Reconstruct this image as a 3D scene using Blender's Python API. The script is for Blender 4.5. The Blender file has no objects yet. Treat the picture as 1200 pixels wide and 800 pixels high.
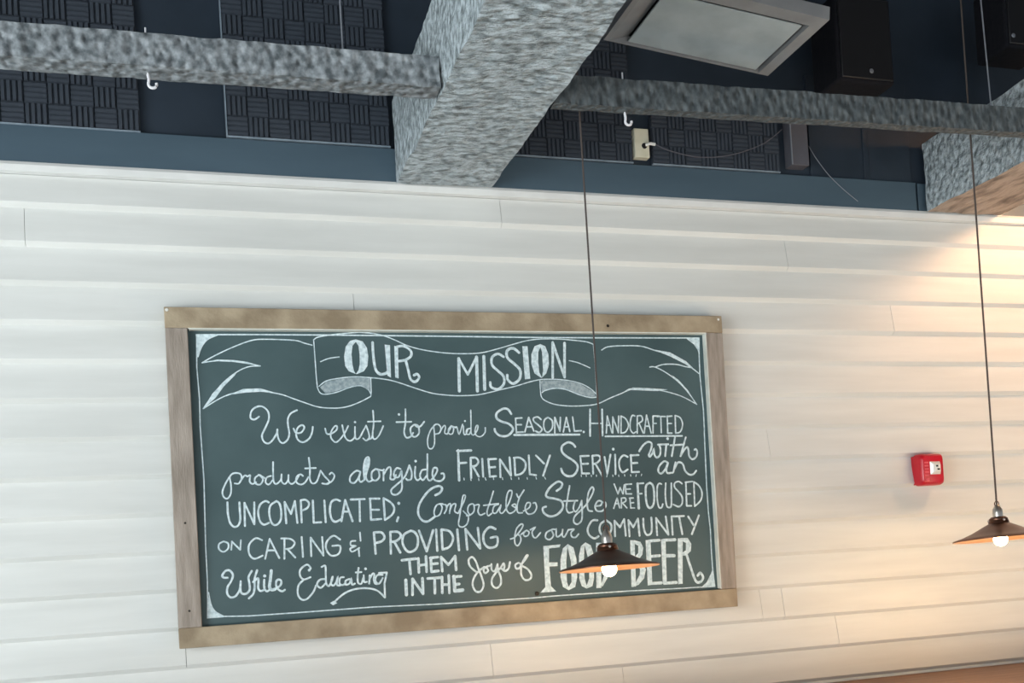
import bpy, bmesh, math, random
from mathutils import Vector, Matrix, noise, geometry

random.seed(7)
S = bpy.context.scene
COL = S.collection
Z0 = 3.1                       # height of the top edge of the white boarding above the floor

# ---------------------------------------------------------------- camera
cd = bpy.data.cameras.new('camera')
cam = bpy.data.objects.new('camera', cd); COL.objects.link(cam)
R_ = Vector((0.95402042, -0.29338405, -0.06140707))
U_ = Vector((0.05268744, -0.03753969, 0.99790521))
F_ = Vector((0.29507467, 0.95525733, 0.02035598))
m = Matrix.Identity(4)
for i in range(3):
    m[i][0] = R_[i]; m[i][1] = U_[i]; m[i][2] = -F_[i]
m[0][3], m[1][3], m[2][3] = 0.0, -3.81602, Z0 - 1.50631
cam.matrix_world = m
cd.sensor_width = 36.0
cd.lens = 36.0 * 1200.359 / 1200.0
cd.shift_y = (648.81 - 400.0) / 1200.0
cd.clip_start = 0.05
S.camera = cam

# ---------------------------------------------------------------- world, lights, exposure
w = bpy.data.worlds.new('world'); S.world = w; w.use_nodes = True
bg = w.node_tree.nodes['Background']
bg.inputs[0].default_value = (0.76, 0.88, 1.0, 1); bg.inputs[1].default_value = 0.40

def area(name, loc, target, size, size_y, power, col, spread=180):
    l = bpy.data.lights.new(name, 'AREA'); l.shape = 'RECTANGLE'; l.size = size; l.size_y = size_y
    l.energy = power; l.color = col; l.spread = math.radians(spread)
    o = bpy.data.objects.new(name, l); COL.objects.link(o); o.location = loc
    o.rotation_euler = (Vector(target) - Vector(loc)).to_track_quat('-Z', 'Y').to_euler()
    return o
# tall shop windows on the left, and daylight bounced from the tables and floor in front of them
area('window_daylight', (-4.2, -3.6, 1.7), (1.0, 0.0, 2.3), 3.0, 2.6, 235, (0.90, 0.97, 0.98))
# morning sun: comes in below the far edge of the ceiling and falls on the floor, which throws it up
sl = bpy.data.lights.new('sun', 'SUN'); sl.energy = 18.0; sl.angle = math.radians(1); sl.color = (1.0, .98, .95)
so = bpy.data.objects.new('sun', sl); COL.objects.link(so); so.rotation_euler = Vector((.35, .80, -.56)).to_track_quat('-Z', 'Y').to_euler()
area('warm_fill', (3.6, -1.9, 0.85), (3.0, 0.0, 1.8), 2.2, 0.6, 14, (1.0, 0.62, 0.28), 140)  # added unseen fill that warms the wall and the beam's underside
WARM_SPOT = (4.13, -0.80, Z0 + 0.30)
S.view_settings.view_transform = 'Standard'
S.view_settings.look = 'None'
S.view_settings.gamma = 1.0
S.view_settings.use_curve_mapping = False
S.view_settings.exposure = 0.12

# ---------------------------------------------------------------- helpers
class MB:
    """collects shapes, then links them as ONE mesh object"""
    def __init__(s): s.v = []; s.f = []
    def add(s, vs, fs):
        o = len(s.v); s.v += [tuple(v) for v in vs]; s.f += [tuple(i + o for i in f) for f in fs]
    def box(s, x0, x1, y0, y1, z0, z1, M=None):
        vs = [Vector((x, y, z)) for x in (x0, x1) for y in (y0, y1) for z in (z0, z1)]
        if M: vs = [M @ v for v in vs]
        s.add(vs, [(0, 1, 3, 2), (4, 6, 7, 5), (0, 4, 5, 1), (2, 3, 7, 6), (0, 2, 6, 4), (1, 5, 7, 3)])
    def lathe(s, prof, n=32, M=None):
        vs = []
        for r, z in prof:
            for k in range(n):
                a = 2 * math.pi * k / n
                v = Vector((r * math.cos(a), r * math.sin(a), z)); vs.append(M @ v if M else v)
        fs = []
        for i in range(len(prof) - 1):
            for k in range(n):
                a, b = i * n + k, i * n + (k + 1) % n
                fs.append((a, b, b + n, a + n))
        s.add(vs, fs)
    def tube(s, pts, r, n=8):
        pts = [Vector(p) for p in pts]; vs = []; up = Vector((0.13, 0.21, 0.97))
        for i, p in enumerate(pts):
            t = (pts[min(i + 1, len(pts) - 1)] - pts[max(i - 1, 0)]).normalized()
            a = t.cross(up if abs(t.dot(up)) < .9 else Vector((1, 0, 0))).normalized(); b = t.cross(a)
            for k in range(n):
                q = 2 * math.pi * k / n
                vs.append(p + a * (r * math.cos(q)) + b * (r * math.sin(q)))
        fs = [(i * n + k, i * n + (k + 1) % n, (i + 1) * n + (k + 1) % n, (i + 1) * n + k)
              for i in range(len(pts) - 1) for k in range(n)]
        fs += [tuple(range(n)), tuple((len(pts) - 1) * n + k for k in range(n))]
        s.add(vs, fs)
    def mesh(s, name, mat, smooth=False):
        me = bpy.data.meshes.new(name); me.from_pydata(s.v, [], s.f); me.materials.append(mat)
        bm = bmesh.new(); bm.from_mesh(me); bmesh.ops.recalc_face_normals(bm, faces=bm.faces); bm.to_mesh(me); bm.free()
        if smooth:
            me.polygons.foreach_set('use_smooth', [True] * len(me.polygons)); me.set_sharp_from_angle(angle=math.radians(38))
        return me
    def build(s, name, mat, parent=None, smooth=False, bevel=0):
        return link(name, s.mesh(name, mat, smooth), parent, bevel)

def link(name, me, parent=None, bevel=0):
    o = bpy.data.objects.new(name, me); COL.objects.link(o)
    if parent: o.parent = parent
    if bevel:
        b = o.modifiers.new('bevel', 'BEVEL'); b.width = bevel; b.segments = 2; b.limit_method = 'ANGLE'
        o.data.polygons.foreach_set('use_smooth', [True] * len(o.data.polygons)); o.data.set_sharp_from_angle(angle=math.radians(60))
    return o
def thing(name, label, cat, loc=(0, 0, 0), rot=(0, 0, 0), group=None):
    o = bpy.data.objects.new(name, None); COL.objects.link(o); o.empty_display_size = .05
    o.location = loc; o.rotation_euler = rot; o['label'] = label; o['category'] = cat
    if group: o['group'] = group
    return o
def struct(o): o['kind'] = 'structure'; return o

# ---------------------------------------------------------------- materials
def mat(name, c1, c2=None, rough=.6, metal=0.0, scale=6.0, stretch=(1, 1, 1), bump=0.0, bscale=None, detail=6,
        emit=None, es=0, spec=.5, lo=.35, hi=.65, bstretch=None, btype='NOISE', bdist=.01):
    M = bpy.data.materials.new(name); M.use_nodes = True; nt = M.node_tree; N = nt.nodes; L = nt.links
    b = N['Principled BSDF']; b.inputs['Roughness'].default_value = rough; b.inputs['Metallic'].default_value = metal
    b.inputs['Specular IOR Level'].default_value = spec
    b.inputs['Base Color'].default_value = (*c1, 1)
    tc = N.new('ShaderNodeTexCoord')
    def mapped(st):
        mp = N.new('ShaderNodeMapping'); mp.inputs['Scale'].default_value = st; L.new(tc.outputs['Object'], mp.inputs[0]); return mp
    if c2:
        n = N.new('ShaderNodeTexNoise'); n.inputs['Scale'].default_value = scale; n.inputs['Detail'].default_value = detail
        L.new(mapped(stretch).outputs[0], n.inputs['Vector'])
        r = N.new('ShaderNodeValToRGB'); r.color_ramp.elements[0].position = lo; r.color_ramp.elements[1].position = hi
        r.color_ramp.elements[0].color = (*c1, 1); r.color_ramp.elements[1].color = (*c2, 1)
        L.new(n.outputs['Fac'], r.inputs[0]); L.new(r.outputs[0], b.inputs['Base Color'])
    if bump:
        if btype == 'VORONOI':
            n2 = N.new('ShaderNodeTexVoronoi'); n2.feature = 'SMOOTH_F1'; out = n2.outputs['Distance']
        else:
            n2 = N.new('ShaderNodeTexNoise'); n2.inputs['Detail'].default_value = 8; out = n2.outputs['Fac']
        n2.inputs['Scale'].default_value = bscale or scale
        L.new(mapped(bstretch or stretch).outputs[0], n2.inputs['Vector'])
        bp = N.new('ShaderNodeBump'); bp.inputs['Strength'].default_value = bump; bp.inputs['Distance'].default_value = bdist
        L.new(out, bp.inputs['Height']); L.new(bp.outputs[0], b.inputs['Normal'])
    if emit: b.inputs['Emission Color'].default_value = (*emit, 1); b.inputs['Emission Strength'].default_value = es
    return M

M_white = mat('painted_boarding', (.66, .67, .65), (.73, .74, .72), rough=.5, scale=3, stretch=(.5, 1, 5), bump=.12, bscale=9, bstretch=(.4, 1, 6), bdist=.004)
M_white2 = mat('painted_cap_strip', (.70, .71, .70), (.76, .77, .76), rough=.5, scale=8)
M_navy = mat('navy_paint', (.018, .028, .042), (.026, .038, .056), rough=.45, scale=4)
M_fascia = mat('slate_blue_fascia', (.058, .094, .126), (.072, .114, .150), rough=.45, scale=2, stretch=(.6, 1, 3))
M_foam = mat('charcoal_foam', (.030, .040, .056), (.037, .048, .066), rough=.85, scale=20)
M_lip = mat('panel_backing', (.17, .22, .27), (.24, .30, .36), rough=.6, scale=20)
M_ceil = mat('black_ceiling', (.006, .008, .013), rough=.8)
M_beam = mat('limewashed_beam', (.15, .18, .19), (.50, .57, .61), rough=.8, scale=30, stretch=(1.0, 1.5, 1.3), bump=1, bscale=17, bstretch=(1.0, 1.9, 1.5), bdist=.05, lo=.30, hi=.60)
M_warm_under = mat('warm_lit_timber', (.13, .10, .08), (.40, .32, .26), rough=.8, scale=16, stretch=(1.2, .5, 1), bump=1, bscale=14, bstretch=(1.6, .6, 1), bdist=.03, lo=.30, hi=.55)  # brown timber tone with the warm light on the beam's underside painted in
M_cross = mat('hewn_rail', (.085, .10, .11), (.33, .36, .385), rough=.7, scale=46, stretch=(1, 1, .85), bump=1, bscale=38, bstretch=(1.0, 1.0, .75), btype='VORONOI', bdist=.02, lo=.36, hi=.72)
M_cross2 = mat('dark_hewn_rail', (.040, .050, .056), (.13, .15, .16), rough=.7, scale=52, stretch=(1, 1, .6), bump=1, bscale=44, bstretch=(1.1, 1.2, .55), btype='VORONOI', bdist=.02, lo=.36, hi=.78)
M_slate = mat('chalk_dusted_slate', (.036, .070, .077), (.080, .130, .140), rough=.5, scale=2.2, stretch=(1, 1, 1.3), bump=.05, bscale=40, lo=.25, hi=.8)
M_chalk = mat('chalk', (.42, .55, .60), (.72, .84, .88), rough=.9, scale=70, lo=.3, hi=.6)
M_chalk2 = mat('smudged_chalk', (.20, .27, .30), (.42, .50, .53), rough=.9, scale=90, lo=.3, hi=.7)
M_frame = mat('weathered_frame', (.26, .20, .13), (.42, .34, .235), rough=.65, scale=5, stretch=(2, 6, 2), bump=.25, bscale=30)
M_frame_v = mat('weathered_frame_upright', (.25, .21, .175), (.39, .335, .29), rough=.65, scale=6, stretch=(8, 6, 1), bump=.25, bscale=30)
M_frame_in = mat('lit_frame_edge', (.60, .62, .56), (.70, .72, .67), rough=.6, scale=20)  # pale colour stands for light caught on the frame's inner faces
M_nail = mat('dark_nail', (.03, .025, .02), rough=.5, metal=.6)
M_screw = mat('white_screw', (.75, .75, .72), rough=.4)
M_shade = mat('bronze_shade', (.085, .036, .022), (.14, .062, .036), rough=.32, metal=.75, scale=14)
M_shade_in = mat('copper_lining', (.36, .22, .15), (.48, .31, .22), rough=.4, metal=.35, scale=14)
M_nickel = mat('brushed_socket', (.55, .52, .48), rough=.3, metal=.9)
M_bulb = mat('lit_bulb', (1, .85, .6), emit=(1.0, .66, .34), es=18)
M_cord = mat('brown_cord', (.07, .055, .05), rough=.7)
M_wire = mat('pale_wire', (.30, .32, .36), rough=.4, metal=.4)
M_hook = mat('white_hook', (.72, .72, .76), rough=.35)
M_red = mat('red_plastic', (.50, .006, .018), (.58, .010, .026), rough=.3, scale=9)
M_pink = mat('pale_red_grille', (.72, .10, .13), rough=.4)
M_lens = mat('strobe_lens', (.80, .80, .78), rough=.12, spec=.8)
M_black = mat('black_plastic', (.012, .012, .014), rough=.4)
M_cream = mat('cream_plate', (.62, .60, .46), (.68, .66, .53), rough=.45, scale=20)
M_grey = mat('grey_box', (.085, .085, .10), (.10, .10, .12), rough=.55, scale=9)
M_vent = mat('brushed_steel_plaque', (.30, .35, .37), (.40, .46, .48), rough=.42, metal=.25, scale=6, stretch=(1, 1, 1))
M_ventf = mat('grey_vent_frame', (.21, .215, .225), (.26, .265, .27), rough=.5, metal=.15, scale=8)
M_speaker = mat('black_speaker', (.008, .009, .013), (.012, .012, .016), rough=.9, scale=50, spec=.2)
M_wood = mat('stained_counter', (.16, .075, .036), (.25, .125, .065), rough=.45, scale=5, stretch=(.7, 7, 2), bump=.1, bscale=20)
M_floor = mat('worn_floor', (.42, .45, .46), (.50, .53, .54), rough=.5, scale=1.5)
CHALK = {
'border': '''l50 448 -5842 1181 -5825 2521 -5811 5605 -5798 9678 -5802 12950 -5813 15833 -5802 20357 -5766|l49 20357 -5766 20309 -6441 20284 -7328 20311 -8038 20338 -8747 20320 -9632 20263 -11929 20265 -12987 20303 -13694 20285 -14645 20286 -15384 20340 -16039|l43 20340 -16039 18857 -16034 16614 -15996 16058 -15995 13344 -15990 12461 -16009 8617 -15993 6203 -15938 3382 -15954 1698 -15953 846 -15908|l42 460 -5894 404 -6996 438 -8126 408 -9133 436 -11022 368 -13390 362 -14602 309 -15870|s43 846 -15902 565 -15706 434 -15425 383 -15028|s43 1180 -5841 818 -6013 599 -6291 470 -6628|f43 435 -5818 1182 -5810 818 -6013 599 -6291 432 -6690|f50 19770 -5789 20390 -5748 20332 -6548 20263 -6264 20103 -6034|f42 329 -15055 434 -15425 565 -15706 848 -15878 844 -15938 276 -15943|f49 20316 -15245 20361 -16075 19690 -16068 19978 -15858 20198 -15520''',
'banner': '''s42 595 -6842 992 -6611 1674 -6280 2360 -6023 2889 -5979 3879 -6009 4221 -6105 4507 -6181|s41 595 -6842 1131 -6764 1647 -6782 2090 -6839 2609 -6954|s40 2609 -6954 2233 -6974 1813 -7149 1310 -7533 879 -8030 545 -8486|s42 545 -8486 1093 -8147 1546 -7958 2034 -7884 2559 -7867 3271 -7989 3758 -8168 4135 -8309 4629 -8472 5212 -8517 5688 -8463 6174 -8288 6565 -8091|f41 596 -6835 1133 -6726 1723 -6743 2167 -6808 2609 -6954 2089 -6870 1645 -6809 1129 -6787|f40 545 -8486 884 -7953 1273 -7552 1773 -7187 1693 -7303 1302 -7687 985 -8108|f41 1169 -8109 1964 -7787 2564 -7770 3085 -7929 2558 -7895 2031 -7922 1545 -7989|l39 4576 -5983 4589 -6793 4594 -7386 4612 -7741|s39 4612 -7741 4698 -7939 4890 -8000 5325 -7923 5809 -7747 6209 -7689 6481 -7830 6571 -7991|s42 4673 -7702 4957 -7505 5433 -7407 5990 -7357 6627 -7390 7147 -7451 7587 -7553 8188 -7758 8917 -7986 9622 -8073 10127 -8089 10723 -8060 11244 -7960 11594 -7879 12255 -7736 12925 -7550 13461 -7467 14265 -7490 14934 -7620 15375 -7835 15612 -8051|l39 6607 -7390 6594 -7951 6565 -8091|s42 4576 -5983 4738 -5883 5172 -5799 5767 -5733 6327 -5687 6885 -5741 7283 -5838 7680 -5996 8078 -6175 8686 -6334 9513 -6444 10312 -6469 10997 -6424 11698 -6253 12229 -6103 12809 -5951 13388 -5874 14148 -5867 14821 -5912 15363 -5972 15654 -6077|s39 4783 -6793 5083 -6673 5479 -6612|d39 4710 -7742 4955 -7537 5432 -7435 5988 -7389 6577 -7418 6549 -7891 6211 -7661 5811 -7715 5327 -7884 4892 -7968|s42 14563 -6724 14943 -6809 15430 -7013|l42 15640 -6077 15653 -6764 15650 -7494 15638 -8137|s42 15616 -8188 15350 -8199 14902 -8089 14329 -7873 13883 -7828 13477 -7910 13338 -7994|s44 13280 -7530 13277 -7909 13305 -8162 13450 -8311 13842 -8462 14420 -8532 15100 -8526 15653 -8458 16222 -8227 16793 -8016 17131 -7866 17741 -7891 18309 -7916 18875 -8029 19441 -8208 20050 -8523|d42 13309 -7551 13460 -7496 14263 -7511 14932 -7641 15547 -7986 15595 -8158 15352 -8178 14904 -8068 14331 -7851 13885 -7807 13341 -7943|s46 20050 -8523 19741 -8078 19292 -7591 18742 -7195 18280 -6976 18042 -6976|s47 18280 -6976 18670 -6866 19247 -6865 19628 -6952 19917 -6996|s47 15984 -6290 16270 -6159 16925 -6111 17723 -6127 18328 -6297 18986 -6469 19594 -6754 20241 -7240|f46 18235 -6254 18993 -6368 19692 -6731 20264 -7262 19636 -6842 18981 -6535|f46 16840 -8016 17229 -7810 17981 -7840 18788 -7897 18306 -7959 17738 -7934 17128 -7909|f47 20049 -8545 19518 -7812 19290 -7613 18976 -7283 19298 -7503 19702 -7946''',
'our_title': '''f101 6132 -5949 5910 -6011 5738 -6232 5658 -6591 5677 -6950 5804 -7149 6056 -7249 6002 -7149 5957 -6910 5940 -6510 5998 -6190 6126 -6049|f101 6132 -5949 6387 -6027 6532 -6267 6562 -6588 6512 -6949 6361 -7149 6116 -7249 6056 -7249 6164 -7109 6225 -6869 6239 -6509 6217 -6189 6126 -6049|s102 6753 -6064 6754 -6587 6806 -7069 6957 -7250 7159 -7238 7286 -7149|f102 7204 -6141 7406 -6160 7373 -7391 7236 -7311|f97 7567 -6183 7712 -6218 7662 -7421 7532 -7384|s97 7675 -6219 7934 -6195 8182 -6362 8184 -6566 7976 -6713 7716 -6765|s97 7975 -6728 8049 -7093 8117 -7444 8295 -7546 8453 -7386 8387 -7254 8259 -7298''',
'mission': '''s99 11855 -6581 11628 -6469 11386 -6605 11367 -6905 11586 -7129 11805 -7355 11786 -7655 11541 -7841 11274 -7765 11247 -7578|l122 10047 -6655 9994 -7911|l93 10047 -6655 10368 -7274 10750 -6611|l122 10760 -6591 10711 -7915|l123 11053 -6569 11006 -7855|s106 12493 -6416 12263 -6249 12018 -6335 12000 -6607 12268 -6857 12492 -7108 12448 -7443 12174 -7631 11966 -7484 11956 -7296|f106 12641 -6163 12861 -6161 12888 -7444 12666 -7465|f107 13397 -6073 13148 -6159 12995 -6476 12970 -6855 13078 -7234 13332 -7403 13377 -7403 13280 -7192 13263 -6770 13288 -6390 13389 -6200|f107 13397 -6073 13592 -6156 13705 -6473 13699 -6896 13566 -7235 13377 -7403 13441 -7108 13441 -6770 13443 -6390 13389 -6200|l107 13914 -6005 13822 -7404|l108 13913 -6027 14326 -7384|l108 14416 -6022 14326 -7384''',
'we': '''s63 2463 -8794 2292 -8900 2162 -8821 2220 -8574 2408 -8437 2618 -8439 2790 -8612 2804 -8892 2666 -9200 2531 -9477 2579 -9695 2725 -9776 2882 -9670 3047 -9425 3086 -9270|s63 3086 -9270 3088 -9519 3153 -9707 3271 -9772 3430 -9650 3503 -9433 3475 -9120 3489 -8870 3607 -8684 3827 -8577|s64 3667 -9248 3750 -9406 3935 -9394 4052 -9223 3981 -9128 3822 -9219 3748 -9437 3797 -9657 3976 -9755 4199 -9634 4319 -9416 4363 -9197''',
'exist': '''s59 4809 -9267 4861 -9458 5017 -9460 5212 -9337 5252 -9195 5158 -9194 5021 -9397 5008 -9618 5155 -9779 5318 -9688 5521 -9438 5662 -9186|s59 5443 -9151 5477 -9374 5541 -9629 5693 -9743 5857 -9635 5898 -9476|s59 5913 -9222 5898 -9476 5919 -9668 6048 -9638 6223 -9355 6329 -9181|s59 6329 -9181 6409 -9454 6414 -9646 6296 -9739 6190 -9657|s59 6363 -9693 6493 -9663 6547 -9552|s59 6618 -8625 6615 -9105 6547 -9552 6619 -9698 6788 -9557 6970 -9207|l59 6402 -9038 6883 -9029|o59 5923 -9047''',
'to': '''s65 7851 -8590 7821 -9091 7750 -9445 7819 -9657 7984 -9628 8092 -9484|l65 7480 -9070 8051 -9062|o65 7595 -8781|s66 8143 -9177 8003 -9320 8037 -9580 8181 -9631 8321 -9488 8304 -9228 8176 -9177 8269 -9260 8403 -9230 8545 -9069''',
'provide': '''s52 8934 -9206 8754 -9431 8635 -9754 8650 -10047 8780 -10098 8890 -9922 8914 -9531 8915 -9238 9069 -9175 9177 -9307 9115 -9502 8946 -9548|s52 9115 -9502 9263 -9276 9333 -9228 9361 -9310 9315 -9506 9413 -9557|s52 9413 -9557 9599 -9249 9474 -9378 9481 -9541 9615 -9544 9677 -9348 9599 -9249 9763 -9317|s52 9765 -9284 9814 -9318 9882 -9565 10041 -9190|s52 10071 -9256 10069 -9552 10152 -9570 10231 -9390|o52 10143 -9067|s52 10335 -9359 10198 -9390 10170 -9554 10288 -9573 10367 -9393|s52 10396 -8652 10377 -9129 10359 -9524 10455 -9609 10603 -9430 10647 -9265 10579 -9264 10516 -9461 10556 -9627 10723 -9680 10904 -9534 10933 -9336''',
'seasonal': '''s88 12019 -8820 11892 -8635 11685 -8616 11433 -8780 11420 -8979 11619 -9115 11890 -9202 12052 -9388 11935 -9586 11721 -9682 11481 -9644 11334 -9509 11307 -9392|l65 12182 -8989 12181 -9557|l65 12182 -8989 12446 -8976|l65 12184 -9240 12411 -9243|l65 12182 -9540 12462 -9529|l65 12532 -9530 12727 -8963 12903 -9503|l65 12615 -9330 12791 -9333|s65 13233 -9054 13098 -8951 12919 -8999 12945 -9134 13146 -9305 13243 -9441 13129 -9557 12974 -9504|s65 13522 -8974 13374 -9073 13323 -9308 13380 -9511 13520 -9547 13674 -9381 13692 -9111 13522 -8974|l66 13767 -9585 13807 -8978 13986 -9522 14040 -8981|l66 14127 -9558 14291 -8984 14398 -9546|l66 14194 -9356 14356 -9358|l66 14562 -8971 14597 -9532 14888 -9520|o66 14993 -9573|l84 12088 -9639 14805 -9672''',
'handcrafted': '''l84 15322 -8682 15251 -9736|l84 15838 -8688 15787 -9727|l60 15304 -9237 15800 -9245|l60 15953 -9638 16040 -8951 16194 -9623|l60 15974 -9322 16134 -9324|l61 16233 -9643 16277 -8991 16475 -9628 16541 -8957|l61 16594 -9649 16642 -8958|s61 16642 -8958 16836 -9073 16939 -9337 16799 -9597 16594 -9649|s61 17249 -8966 17128 -8946 17030 -9188 17009 -9488 17119 -9659 17245 -9605|l61 17302 -9662 17350 -8968|s61 17350 -8968 17534 -8970 17562 -9159 17370 -9269|l61 17411 -9269 17567 -9667|l61 17608 -9667 17761 -8935 17915 -9673|l61 17668 -9386 17853 -9389|l61 17997 -9674 18046 -8977 18314 -8980|l61 18025 -9279 18169 -9281|l62 18230 -8998 18602 -9003|l61 18395 -9000 18369 -9662|l62 18686 -8985 18657 -9686 18844 -9690|l62 18685 -9004 18894 -8988|l62 18664 -9288 18851 -9291|l62 19041 -8971 19010 -9693|s62 19041 -8971 19264 -9069 19349 -9337 19223 -9639 19010 -9693|l68 15904 -9767 19294 -9812''',
'products': '''s59 1311 -10950 1150 -11213 1044 -11477 1088 -11670 1215 -11713 1335 -11526 1352 -11220 1329 -10951 1466 -10821 1687 -10846 1734 -11002 1631 -11191 1483 -11186|s60 1631 -11191 1791 -10965 1869 -10910 1941 -10950 2036 -10915 2006 -11126 2094 -11225 2228 -11171|s60 2355 -10905 2199 -11016 2207 -11209 2373 -11253 2477 -11063 2355 -10905 2536 -11027|s60 2766 -10956 2612 -11010 2565 -11182 2673 -11263 2814 -11113|s60 2869 -10455 2850 -10803 2849 -11153 2938 -11252 3097 -11122 3147 -10909|s60 3147 -10909 3133 -11162 3241 -11262 3363 -11130 3394 -10917 3380 -11170 3488 -11270 3627 -11177 3753 -10986|s61 3906 -10991 3814 -10929 3674 -11023 3663 -11218 3812 -11301 3970 -11227 4096 -11036|s61 4155 -10332 4172 -10724 4150 -11116 4237 -11275 4396 -11202 4554 -10814|l61 3999 -10719 4385 -10711|s61 4554 -10814 4678 -11014 4842 -11216 4778 -11313 4585 -11287|s61 4739 -11311 4939 -11219 5048 -11025 4957 -10904 4876 -10961''',
'alongside': '''s67 6012 -10900 5860 -10861 5643 -11044 5614 -11249 5765 -11305 5930 -11121 6011 -10917 5946 -11156 6007 -11279 6150 -11197|s67 6150 -11197 6140 -10783 6229 -10440 6354 -10374 6357 -10616 6210 -11061 6284 -11270 6424 -11240|f67 6155 -10817 6235 -10457 6353 -10391 6350 -10616 6229 -11027 6160 -11025|s68 6588 -10812 6442 -10929 6428 -11171 6562 -11244 6709 -11111 6689 -10867 6588 -10812 6828 -10871 6900 -10839|s67 6881 -10856 6858 -11254|s68 6889 -11012 7042 -10791 7148 -10776 7153 -10985 7123 -11193 7262 -11214 7342 -11060|s68 7531 -10839 7392 -10800 7278 -10954 7285 -11128 7443 -11133 7561 -10927 7558 -11276 7519 -11623 7333 -11791 7159 -11767 7133 -11610 7319 -11443 7577 -11242 7731 -11037 7874 -10709|s68 7874 -10709 7947 -10974 7915 -11217 7788 -11266 7720 -11211|s68 8102 -10768 8063 -11117 8142 -11277 8252 -11228|o68 8125 -10558|s68 8505 -10884 8342 -10915 8258 -11123 8355 -11284 8507 -11130|s69 8593 -10307 8565 -10781 8539 -11202 8640 -11310 8791 -11174 8930 -10967 8920 -10843 8793 -10857 8742 -11102 8820 -11298 9033 -11340 9185 -11222 9177 -11062 9087 -11060''',
'friendly': '''l92 9804 -10183 9770 -11342|l93 9764 -10211 10316 -10202|l81 9792 -10680 10096 -10670|l81 10279 -10490 10249 -11265|s81 10279 -10490 10489 -10495 10575 -10645 10470 -10791 10296 -10823|l81 10353 -10824 10558 -11219|l81 10735 -10538 10730 -11224|l81 10985 -10544 10999 -11233 11251 -11222|l82 10965 -10563 11294 -10552|l81 10983 -10879 11235 -10867|l82 11423 -11264 11447 -10575 11854 -11221 11841 -10510|l82 12035 -10534 12030 -11208|s82 12015 -10533 12270 -10540 12474 -10733 12437 -10995 12269 -11159 12030 -11208|l82 12630 -10455 12622 -11188 12876 -11233|l83 12926 -10462 13243 -10791|l83 13503 -10476 13172 -11261|l37 9965 -11256 9971 -11330|l38 10229 -11283 10244 -11357|l38 10546 -11293 10556 -11367|l38 10805 -11264 10837 -11358|l38 11139 -11274 11146 -11349|l38 11499 -11285 11513 -11360|l38 11849 -11296 11863 -11371|l38 12161 -11306 12165 -11370|l38 12503 -11316 12514 -11380|l38 12871 -11309 12886 -11385|l38 13228 -11320 13263 -11396''',
'service': '''s89 14588 -10156 14480 -10029 14286 -9978 14046 -10113 14015 -10329 14183 -10520 14437 -10681 14623 -10873 14608 -11091 14429 -11288 14197 -11312 14007 -11197 13937 -11009|l78 14778 -10534 14799 -11221 15115 -11230|l78 14778 -10534 15146 -10528|l78 14791 -10846 15091 -10839|l78 15296 -10531 15281 -11251|s78 15296 -10531 15548 -10522 15624 -10649 15496 -10803 15324 -10861|l78 15407 -10863 15646 -11309|l78 15813 -10591 15885 -11269 16073 -10503|l78 16276 -10508 16239 -11295|o78 16206 -10286|s79 16814 -10616 16631 -10548 16447 -10733 16428 -11017 16550 -11225 16779 -11121|l79 16956 -10540 16942 -11237 17269 -11231|l79 16938 -10556 17300 -10549|l79 16950 -10873 17226 -10864|l36 14768 -11282 14774 -11345|l36 14977 -11289 14983 -11351|l36 15194 -11295 15200 -11358|l36 15411 -11302 15417 -11364|l36 15645 -11324 15651 -11387|l36 15872 -11315 15853 -11393|l36 16118 -11323 16124 -11386|l36 16372 -11330 16378 -11394|l36 16628 -11322 16634 -11386|l36 16891 -11330 16897 -11394|l36 17141 -11338 17119 -11416|l36 17383 -11329 17362 -11392''',
'with': '''s80 17338 -10397 17539 -10148 17762 -10026 17911 -10099 17865 -10325 17756 -10548 17798 -10620 17914 -10495 17988 -10327 18003 -10554 18102 -10670 18249 -10560 18283 -10306 18231 -10163|l80 18186 -10148 18652 -10143|l80 18556 -10170 18478 -10622|o80 18637 -9916|l80 18968 -9865 18773 -10630|l80 18742 -10188 19275 -10171|l80 19454 -9874 19163 -10639|s81 19163 -10639 19321 -10415 19488 -10275 19541 -10420 19556 -10649 19688 -10781 19869 -10685 19931 -10486 19876 -10370 19811 -10397''',
'an': '''s80 18567 -10894 18416 -10833 18187 -11012 18124 -11236 18257 -11325 18457 -11132 18584 -10880 18484 -11190 18537 -11319 18693 -11310|s80 18709 -11310 18789 -11284 18869 -11030 18917 -10889|s80 18861 -11144 19002 -10920 19129 -10895 19248 -10984 19324 -11243 19501 -11405 19691 -11396 19828 -11257''',
'uncomplicated': '''s73 1196 -11857 1190 -12240 1245 -12578 1370 -12737 1519 -12698 1604 -12502 1608 -12165 1609 -11873|l73 1755 -12724 1785 -11895 2085 -12677 2128 -11893|s73 2637 -11912 2520 -11861 2333 -11978 2243 -12252 2286 -12562 2413 -12707 2596 -12653|s74 2911 -11876 2692 -12023 2631 -12299 2688 -12641 2833 -12741 3008 -12593 3057 -12254 3012 -11973 2911 -11876|l74 3214 -12696 3197 -11918 3401 -12361 3564 -11901 3611 -12697|l74 3779 -11878 3764 -12689|s74 3779 -11878 3949 -11868 4065 -11998 3994 -12167 3804 -12253|l77 4209 -11901 4196 -12715 4465 -12710|l77 4628 -11917 4633 -12718|s78 5201 -11956 5051 -11899 4877 -11995 4808 -12299 4858 -12608 4987 -12716 5178 -12639|l78 5208 -12709 5390 -11928 5617 -12726|l78 5280 -12352 5501 -12361|l78 5595 -11919 6110 -11921|l78 5920 -11931 5890 -12738|l78 6318 -11911 6306 -12704 6688 -12686|l79 6301 -11911 6664 -11924|l78 6311 -12325 6622 -12338|l79 6821 -11913 6825 -12727|s79 6821 -11913 7073 -12078 7201 -12291 7116 -12531 6825 -12727|o79 7386 -12125|l79 7337 -12645 7276 -12798''',
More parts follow.
